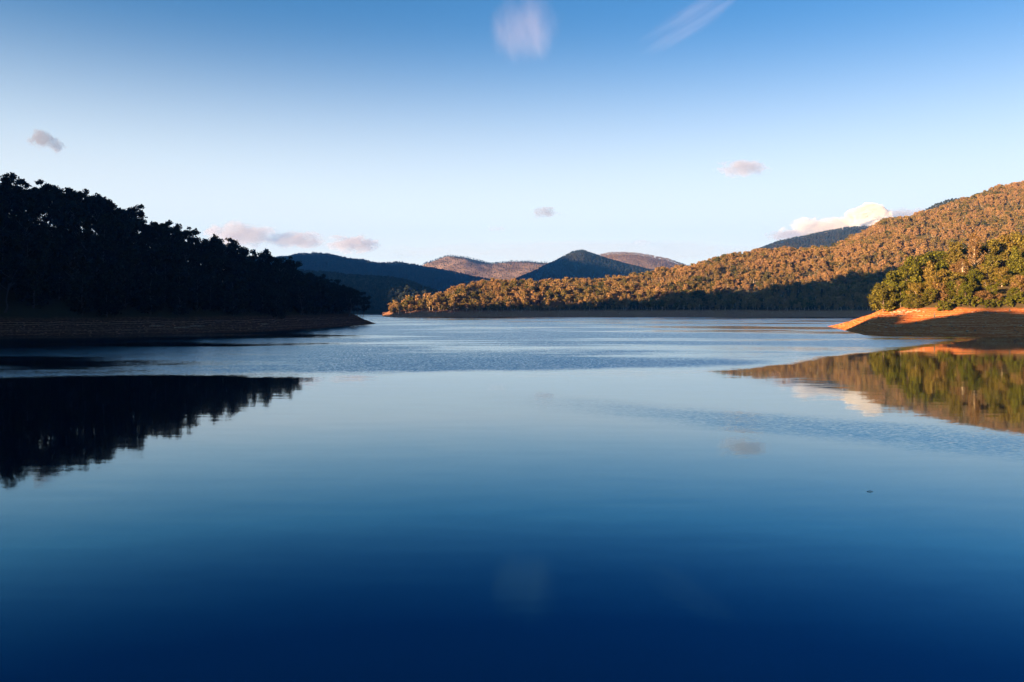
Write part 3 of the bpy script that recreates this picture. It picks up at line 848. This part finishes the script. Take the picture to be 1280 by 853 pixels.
FAR_J = [joined(k) for k in FARK]
X, Y, Z = scatter(H_FAR, 486, 1330, lambda a, b, c: a, lambda a, b, c: b + 60, 10.5, frng, 0.5)
S = (10.5 + 11.5 * frng.random(len(X)) ** 1.6) * (1 + 0.7 * fbm(X / 60, Y / 60, 4, 2))
keep = fbm(X / 38, Y / 38, 14, 3) > -0.36
X, Y, Z, S = X[keep], Y[keep], Z[keep], S[keep]
D1 = H_FAR.params(X / Y)[1]
near = np.where((Y - D1 < 14) & (X / Y < 0.42))[0]
near = near[np.argsort(X[near])][:110]
mask = np.ones(len(X), bool); mask[near] = False
for i in near:
    place(FARK[int(frng.integers(4))], 'gum_tree', X[i], Y[i], Z[i] - 0.3, S[i], frng.random() * 6.28, 1.0,
          'small gum tree in the front row above the bare far shore', 'tree', 'front row gum trees on the far shore')
forest_cloud('forest', FAR_J, X[mask], Y[mask], Z[mask] - 0.3, S[mask], 'golden brown sunlit gum forest covering the long hillside across the lake', frng)
print('far', len(X), len(near))

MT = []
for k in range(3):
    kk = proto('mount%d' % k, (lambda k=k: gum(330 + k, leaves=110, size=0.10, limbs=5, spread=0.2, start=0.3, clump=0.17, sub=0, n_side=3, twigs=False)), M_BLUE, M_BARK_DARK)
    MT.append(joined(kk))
BARE = [joined(proto('bare%d' % k, (lambda k=k: gum(350 + k, leaves=30, size=0.07, limbs=6, spread=0.16, start=0.4, clump=0.1, sub=0, n_side=4, twigs=False)), M_BROWN, M_BARK_PALE)) for k in range(2)]
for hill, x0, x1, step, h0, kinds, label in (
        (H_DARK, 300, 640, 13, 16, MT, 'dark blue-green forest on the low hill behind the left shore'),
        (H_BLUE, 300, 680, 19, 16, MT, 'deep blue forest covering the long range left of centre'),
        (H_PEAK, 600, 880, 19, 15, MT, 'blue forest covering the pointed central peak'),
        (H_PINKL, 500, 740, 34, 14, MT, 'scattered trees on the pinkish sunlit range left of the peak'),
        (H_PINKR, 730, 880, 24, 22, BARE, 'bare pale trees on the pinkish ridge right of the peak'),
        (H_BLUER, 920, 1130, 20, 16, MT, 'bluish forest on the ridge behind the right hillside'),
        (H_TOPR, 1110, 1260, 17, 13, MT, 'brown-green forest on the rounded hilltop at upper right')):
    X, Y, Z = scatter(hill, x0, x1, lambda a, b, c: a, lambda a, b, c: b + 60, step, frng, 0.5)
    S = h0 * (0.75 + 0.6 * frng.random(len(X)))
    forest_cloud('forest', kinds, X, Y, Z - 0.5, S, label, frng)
    print(label, len(X))


# ------------------------------------------------------------------ rocks, stump, driftwood
def rock_mesh(seed, mat):
    r = np.random.default_rng(seed); bm = bmesh.new()
    bmesh.ops.create_icosphere(bm, subdivisions=2, radius=1)
    dirs = r.normal(size=(7, 3)); dirs /= np.linalg.norm(dirs, axis=1)[:, None]; cut = 0.55 + 0.35 * r.random(7)
    for v in bm.verts:
        p = np.array(v.co)
        for d, c in zip(dirs, cut):
            t = p @ d
            if t > c: p = p - d * (t - c)
        v.co = p * np.array([1, 0.8, 0.62]) * (1 + 0.05 * r.normal())
    me = bpy.data.meshes.new('boulder'); bm.to_mesh(me); bm.free(); me.materials.append(mat)
    return me


def rock_mat(name, a, b):
    m, nt, out = new_mat(name)
    tc = N(nt, 'ShaderNodeTexCoord')
    nz = N(nt, 'ShaderNodeTexNoise'); nz.inputs['Scale'].default_value = 2.5; nz.inputs['Detail'].default_value = 6
    nt.links.new(tc.outputs['Object'], nz.inputs[0])
    c = ramp(nt, nz.outputs[0], [(0.35, a), (0.65, b)])
    bp = N(nt, 'ShaderNodeBump'); bp.inputs['Strength'].default_value = 0.6; nt.links.new(nz.outputs[0], bp.inputs['Height'])
    p = N(nt, 'ShaderNodeBsdfPrincipled'); p.inputs['Roughness'].default_value = 0.9
    nt.links.new(c, p.inputs['Base Color']); nt.links.new(bp.outputs[0], p.inputs['Normal']); nt.links.new(p.outputs[0], out.inputs[0])
    return m


M_ROCK = rock_mat('pale_rock', (0.22, 0.15, 0.10), (0.38, 0.28, 0.20))
M_ROCKD = rock_mat('dark_rock', (0.07, 0.028, 0.014), (0.16, 0.075, 0.04))
RK = [rock_mesh(k, M_ROCK) for k in range(4)]; RKD = [rock_mesh(10 + k, M_ROCKD) for k in range(2)]
rr = np.random.default_rng(3)


def put_rock(me, x, D, size, hill, label, group):
    X0 = (x - 640) / F * D
    o = bpy.data.objects.new('boulder', me); COL.objects.link(o)
    o.location = (X0, D, float(hill.z(X0, D)) + size * 0.15)
    o.scale = (size * (0.9 + 0.5 * rr.random()), size, size * (0.8 + 0.4 * rr.random()))
    o.rotation_euler = (rr.normal() * 0.2, rr.normal() * 0.2, rr.random() * 6.28)
    tag(o, label, 'boulder', group)


for k in range(26):
    x = 1112 + 44 * rr.random() if k > 8 else 1114 + 14 * rr.random()
    put_rock(RK[k % 4], x, 606 + 26 * rr.random(), 0.7 + 1.2 * rr.random() ** 2, H_RIGHT,
             'pale sunlit boulder at the top of the red bank below the wood', 'pale boulders below the peninsula wood')
for k, (x, D, s, lb) in enumerate([(1081, 600, 1.6, 'dark boulder low on the red bank towards the peninsula tip'), (1084, 596, 1.1, 'smaller dark boulder beside the dark one near the peninsula tip'),
                                   (1060, 640, 0.9, 'small dark stone lying nearest the peninsula tip'), (1103, 585, 0.9, 'lone dark stone in the middle of the lit streaks on the bank')]):
    put_rock(RKD[k % 2], x, D, s, H_RIGHT, lb, 'dark stones on the red bank')
for k in range(16):
    x = 150 + 200 * rr.random(); D0, D1 = H_LEFT.params((x - 640) / F)[:2]
    put_rock(RKD[k % 2], x, D0 + (D1 - D0) * (0.3 + 0.5 * rr.random()), 0.5 + 0.9 * rr.random(), H_LEFT,
             'grey boulder half lost in shade on the left bank', 'boulders on the shaded left bank')


def stump(x, D, hill, label, h=3.0):
    X0 = (x - 640) / F * D
    S = Soup()
    S.add(*tube([(0, 0, -0.4), (0, 0, 0.3), (0.08, 0, 1.4), (0.2, 0.05, h)], [0.95, 0.6, 0.48, 0.3], 9))
    for k in range(5):
        a = k * 1.26 + 0.3
        S.add(*tube([(0, 0, 0.35), (math.cos(a) * 0.9, math.sin(a) * 0.9, 0.0), (math.cos(a) * 1.7, math.sin(a) * 1.7, -0.4)], [0.3, 0.2, 0.08], 5))
    S.add(*tube([(0.2, 0.05, h - 0.2), (0.3, 0.0, h + 0.5), (0.32, 0.05, h + 0.9)], [0.22, 0.12, 0.02], 5))
    o = mesh_obj('tree_stump', S.V, S.F, M_BARK_DARK)
    o.location = (X0, D, float(hill.z(X0, D)))
    tag(o, label, 'stump')


stump(1168, 570, H_RIGHT, 'dark broken tree stump standing on the red bank')
stump(1262, 592, H_RIGHT, 'short grey stump near the right edge at the top of the bank', 1.6)


def drift(x, D, hill, L, rz, label, group='logs stranded on the left bank'):
    X0 = (x - 640) / F * D
    S = Soup()
    S.add(*tube([(-L / 2, 0, 0.25), (-L / 6, 0.15, 0.35), (L / 5, -0.1, 0.3), (L / 2, 0.1, 0.5)], [0.45, 0.36, 0.28, 0.1], 7))
    S.add(*tube([(L / 8, 0, 0.35), (L / 4, 0.9, 1.0)], [0.16, 0.04], 5))
    S.add(*tube([(-L / 3, 0, 0.3), (-L / 4, -0.8, 0.9)], [0.16, 0.04], 5))
    o = mesh_obj('driftwood_log', S.V, S.F, M_BARK_DARK)
    o.location = (X0, D, float(hill.z(X0, D)) + 0.1); o.rotation_euler = (0, 0, rz)
    tag(o, label, 'log', group)


for k, (x, D, L, rz, lb) in enumerate([(1126, 592, 7, 0.4, 'weathered log lying across the lit part of the red bank'), (1192, 560, 9, 0.1, 'long dark log stranded low on the red bank'),
                                      (1238, 585, 8, -0.3, 'grey log high on the red bank below the brown shrubs')]):
    drift(x, D, H_RIGHT, L, rz, lb, 'logs stranded on the red bank')
stump(1098, 596, H_RIGHT, 'low broken stump among the sunlit streaks of the bank', 1.0)
stump(1145, 540, H_RIGHT, 'small stump low on the shaded red bank', 1.2)
for k, (x, f_, L, rz) in enumerate([(196, 0.5, 9, 0.5), (228, 0.35, 12, 0.9), (247, 0.45, 10, 0.7), (330, 0.5, 8, 0.3)]):
    D0, D1 = H_LEFT.params((x - 640) / F)[:2]
    drift(x, float(D0 + (D1 - D0) * f_), H_LEFT, L, rz, 'pale driftwood log on the shaded left bank, %s from the left' % ORD[k])


def stones(hill, x0, x1, n, mesh_list, label, r, smin, smax):
    us = (x0 + (x1 - x0) * r.random(n) - 640) / F
    D0, D1 = hill.params(us)[:2]
    Yd = D0 + (D1 - D0) * (0.02 + 0.95 * r.random(n)); Xd = us * Yd
    o = forest_cloud('stones', mesh_list, Xd, Yd, hill.z(Xd, Yd) + 0.02, smin + (smax - smin) * r.random(n) ** 4, label, r)
    o['category'] = 'stones'


stones(H_RIGHT, 1042, 1300, 800, RKD + RKD + RK[:1], 'loose stones strewn over the bare red bank', rr, 0.12, 1.0)
stones(H_LEFT, -40, 462, 900, RKD, 'loose dark stones strewn over the shaded left bank', rr, 0.12, 0.9)
stones(H_FAR, 488, 1080, 1500, RKD + RK[:1], 'scattered stones along the bare far shore', rr, 0.3, 1.6)

S_ = Soup()
S_.add(*tube([(-0.28, 0, 0.02), (0, 0.03, 0.06), (0.3, -0.02, 0.03)], [0.03, 0.035, 0.015], 5))
S_.add(*tube([(0.02, 0.03, 0.06), (0.1, 0.08, 0.2)], [0.015, 0.006], 4))
tw = mesh_obj('floating_twig', S_.V, S_.F, M_BARK_DARK)
tw.location = (34.9, 78.0, 0.0)
tag(tw, 'tiny dark twig floating alone on the calm water at lower right', 'twig')


# ------------------------------------------------------------------ clouds (volumes far beyond the hills)
def cloud_mat(name, dens, scale, thresh, soft, stretch=(1, 1, 1), seed=0.0, flat_base=False, col=(1, 1, 1), g=0.45):
    m, nt, out = new_mat(name)
    tc = N(nt, 'ShaderNodeTexCoord')
    ln = N(nt, 'ShaderNodeVectorMath'); ln.operation = 'LENGTH'; nt.links.new(tc.outputs['Object'], ln.inputs[0])
    mp = N(nt, 'ShaderNodeMapping'); mp.inputs['Scale'].default_value = stretch; mp.inputs['Location'].default_value = (seed * 3.1, seed * 1.7, seed)
    nt.links.new(tc.outputs['Object'], mp.inputs[0])
    nz = N(nt, 'ShaderNodeTexNoise'); nz.inputs['Scale'].default_value = scale; nz.inputs['Detail'].default_value = 7; nz.inputs['Roughness'].default_value = 0.6; nz.inputs['Distortion'].default_value = 0.4
    nt.links.new(mp.outputs[0], nz.inputs[0])
    fall = math_node(nt, 'MULTIPLY', math_node(nt, 'POWER', ln.outputs['Value'], 2.0), 0.55)
    v = math_node(nt, 'SUBTRACT', nz.outputs[0], fall)
    if flat_base:
        sp = N(nt, 'ShaderNodeSeparateXYZ'); nt.links.new(tc.outputs['Object'], sp.inputs[0])
        v = math_node(nt, 'SUBTRACT', v, math_node(nt, 'MULTIPLY', math_node(nt, 'MAXIMUM', math_node(nt, 'MULTIPLY_ADD', sp.outputs[2], -1, -0.3), 0), 1.6))
    mr = N(nt, 'ShaderNodeMapRange'); mr.interpolation_type = 'SMOOTHSTEP'
    mr.inputs['From Min'].default_value = thresh; mr.inputs['From Max'].default_value = thresh + soft; mr.inputs['To Max'].default_value = dens
    nt.links.new(v, mr.inputs[0])
    pv = N(nt, 'ShaderNodeVolumePrincipled')
    pv.inputs['Color'].default_value = (*col, 1); pv.inputs['Anisotropy'].default_value = g
    nt.links.new(mr.outputs[0], pv.inputs['Density'])
    nt.links.new(pv.outputs[0], out.inputs['Volume'])
    return m


def cloud(x, y, D, rx, ry, depth, label, mat, roll=0.0, group='small clouds above the hills'):
    """ellipsoid of cloud: half width rx and half height ry in photograph pixels at distance D"""
    bm = bmesh.new(); bmesh.ops.create_icosphere(bm, subdivisions=3, radius=1.0)
    me = bpy.data.meshes.new('cloud'); bm.to_mesh(me); bm.free(); me.materials.append(mat)
    o = bpy.data.objects.new('cloud', me); COL.objects.link(o)
    o.location = px(x, y, D); o.scale = (rx / F * D, depth, ry / F * D); o.rotation_euler = (0, roll, 0)
    tag(o, label, 'cloud', group)


CD = 13500
MV = (0.80, 0.80, 0.86)
cloud(1087, 272, CD, 40, 22, 500, 'bright white puffy cloud above the right ridge', cloud_mat('cloud_white', 0.03, 1.8, 0.22, 0.10, seed=1.0, g=0.1))
cloud(1035, 288, CD + 400, 74, 24, 500, 'long cream cloud trailing left of the white puff', cloud_mat('cloud_cream', 0.008, 2.0, 0.24, 0.16, (1.9, 1, 1), seed=2.0, g=0.25))
cloud(1130, 274, CD + 900, 66, 18, 500, 'mauve grey cloud right of the white puff above hillside', cloud_mat('cloud_mauve', 0.0035, 2.0, 0.22, 0.18, (1.9, 1, 1), seed=3.3, col=MV))
cloud(985, 294, CD + 300, 38, 12, 400, 'small tan cloud at the left end of the right bank', cloud_mat('cloud_tan', 0.005, 2.0, 0.27, 0.16, (1.9, 1, 1), seed=4.1, col=MV))
cloud(928, 210, CD, 56, 18, 300, 'small pinkish cloud alone in the right-hand sky', cloud_mat('cloud_pink', 0.006, 1.7, 0.30, 0.14, (2.2, 1, 1), seed=5.6, col=MV))
cloud(300, 294, CD, 72, 24, 350, 'mauve cloud low behind the left trees', cloud_mat('cloud_low_a', 0.006, 1.9, 0.27, 0.14, (2.2, 1, 1), seed=6.2, col=MV))
cloud(370, 300, CD + 200, 66, 18, 350, 'flat grey-mauve cloud above the left end of the blue range', cloud_mat('cloud_low_b', 0.006, 1.9, 0.29, 0.14, (2.4, 1, 1), seed=7.9, col=MV))
cloud(442, 306, CD + 100, 52, 18, 350, 'pink-topped cloud above the middle of the blue range', cloud_mat('cloud_low_c', 0.007, 1.7, 0.28, 0.14, (2.0, 1, 1), seed=8.4, col=MV))
cloud(680, 266, CD, 32, 12, 250, 'tiny grey cloud above the central peak', cloud_mat('cloud_tiny_a', 0.006, 1.7, 0.32, 0.14, (2.0, 1, 1), seed=9.7, col=(0.6, 0.6, 0.66)))
cloud(56, 176, CD - 400, 40, 20, 250, 'small dark grey cloud above the left wood', cloud_mat('cloud_dark', 0.008, 1.7, 0.32, 0.16, (2.0, 1, 1), seed=10.3, col=(0.36, 0.38, 0.46)), roll=0.35)
cloud(620, 286, CD, 20, 7, 200, 'faint wisp just left of the tiny grey cloud', cloud_mat('cloud_wisp_a', 0.0016, 1.7, 0.28, 0.2, (1.8, 1, 1), seed=11.4, col=MV))
cloud(802, 303, CD, 20, 7, 200, 'faint wisp low above the pinkish ridge', cloud_mat('cloud_wisp_b', 0.0016, 1.7, 0.28, 0.2, (1.8, 1, 1), seed=12.8, col=MV))
cloud(735, 314, CD + 1800, 340, 17, 700, 'long pale grey cloud band lying along the horizon', cloud_mat('cloud_band', 0.0003, 1.6, 0.06, 0.3, (3.5, 1, 0.8), seed=13.6, col=(0.75, 0.76, 0.8)))
cloud(655, 34, 14000, 58, 66, 300, 'soft pinkish streak of high cloud at the top centre', cloud_mat('cloud_streak', 0.00045, 1.0, 0.14, 0.45, (1.5, 1, 0.7), seed=14.9, col=(1.0, 0.88, 0.92), g=0.25), roll=-0.12)
cloud(862, 24, 14000, 96, 30, 300, 'thin slanting veil of high cloud at the top right of centre', cloud_mat('cloud_veil', 0.0002, 1.0, 0.16, 0.4, (0.8, 1, 2.4), seed=15.3, col=(1.0, 0.88, 0.92), g=0.25), roll=-0.55)


# ------------------------------------------------------------------ haze
def haze():
    x, y0, y1, z0, z1 = 12400, -4200, 11200, -7.5, 1080
    V = [(sx, sy, sz) for sz in (z0, z1) for sx, sy in ((-x, y0), (x, y0), (x, y1), (-x, y1))]
    o = mesh_obj('haze', V, [(0, 3, 2, 1), (4, 5, 6, 7), (0, 1, 5, 4), (1, 2, 6, 5), (2, 3, 7, 6), (3, 0, 4, 7)], [])
    m, nt, out = new_mat('haze_air')
    pv = N(nt, 'ShaderNodeVolumePrincipled')
    pv.inputs['Color'].default_value = (0.10, 0.46, 1.0, 1); pv.inputs['Density'].default_value = 4.8e-5
    pv.inputs['Anisotropy'].default_value = 0.65
    nt.links.new(pv.outputs[0], out.inputs['Volume'])
    o.data.materials.append(m)
    tag(o, 'thin blue evening haze over the lake and hills', 'haze', kind='stuff')


haze()
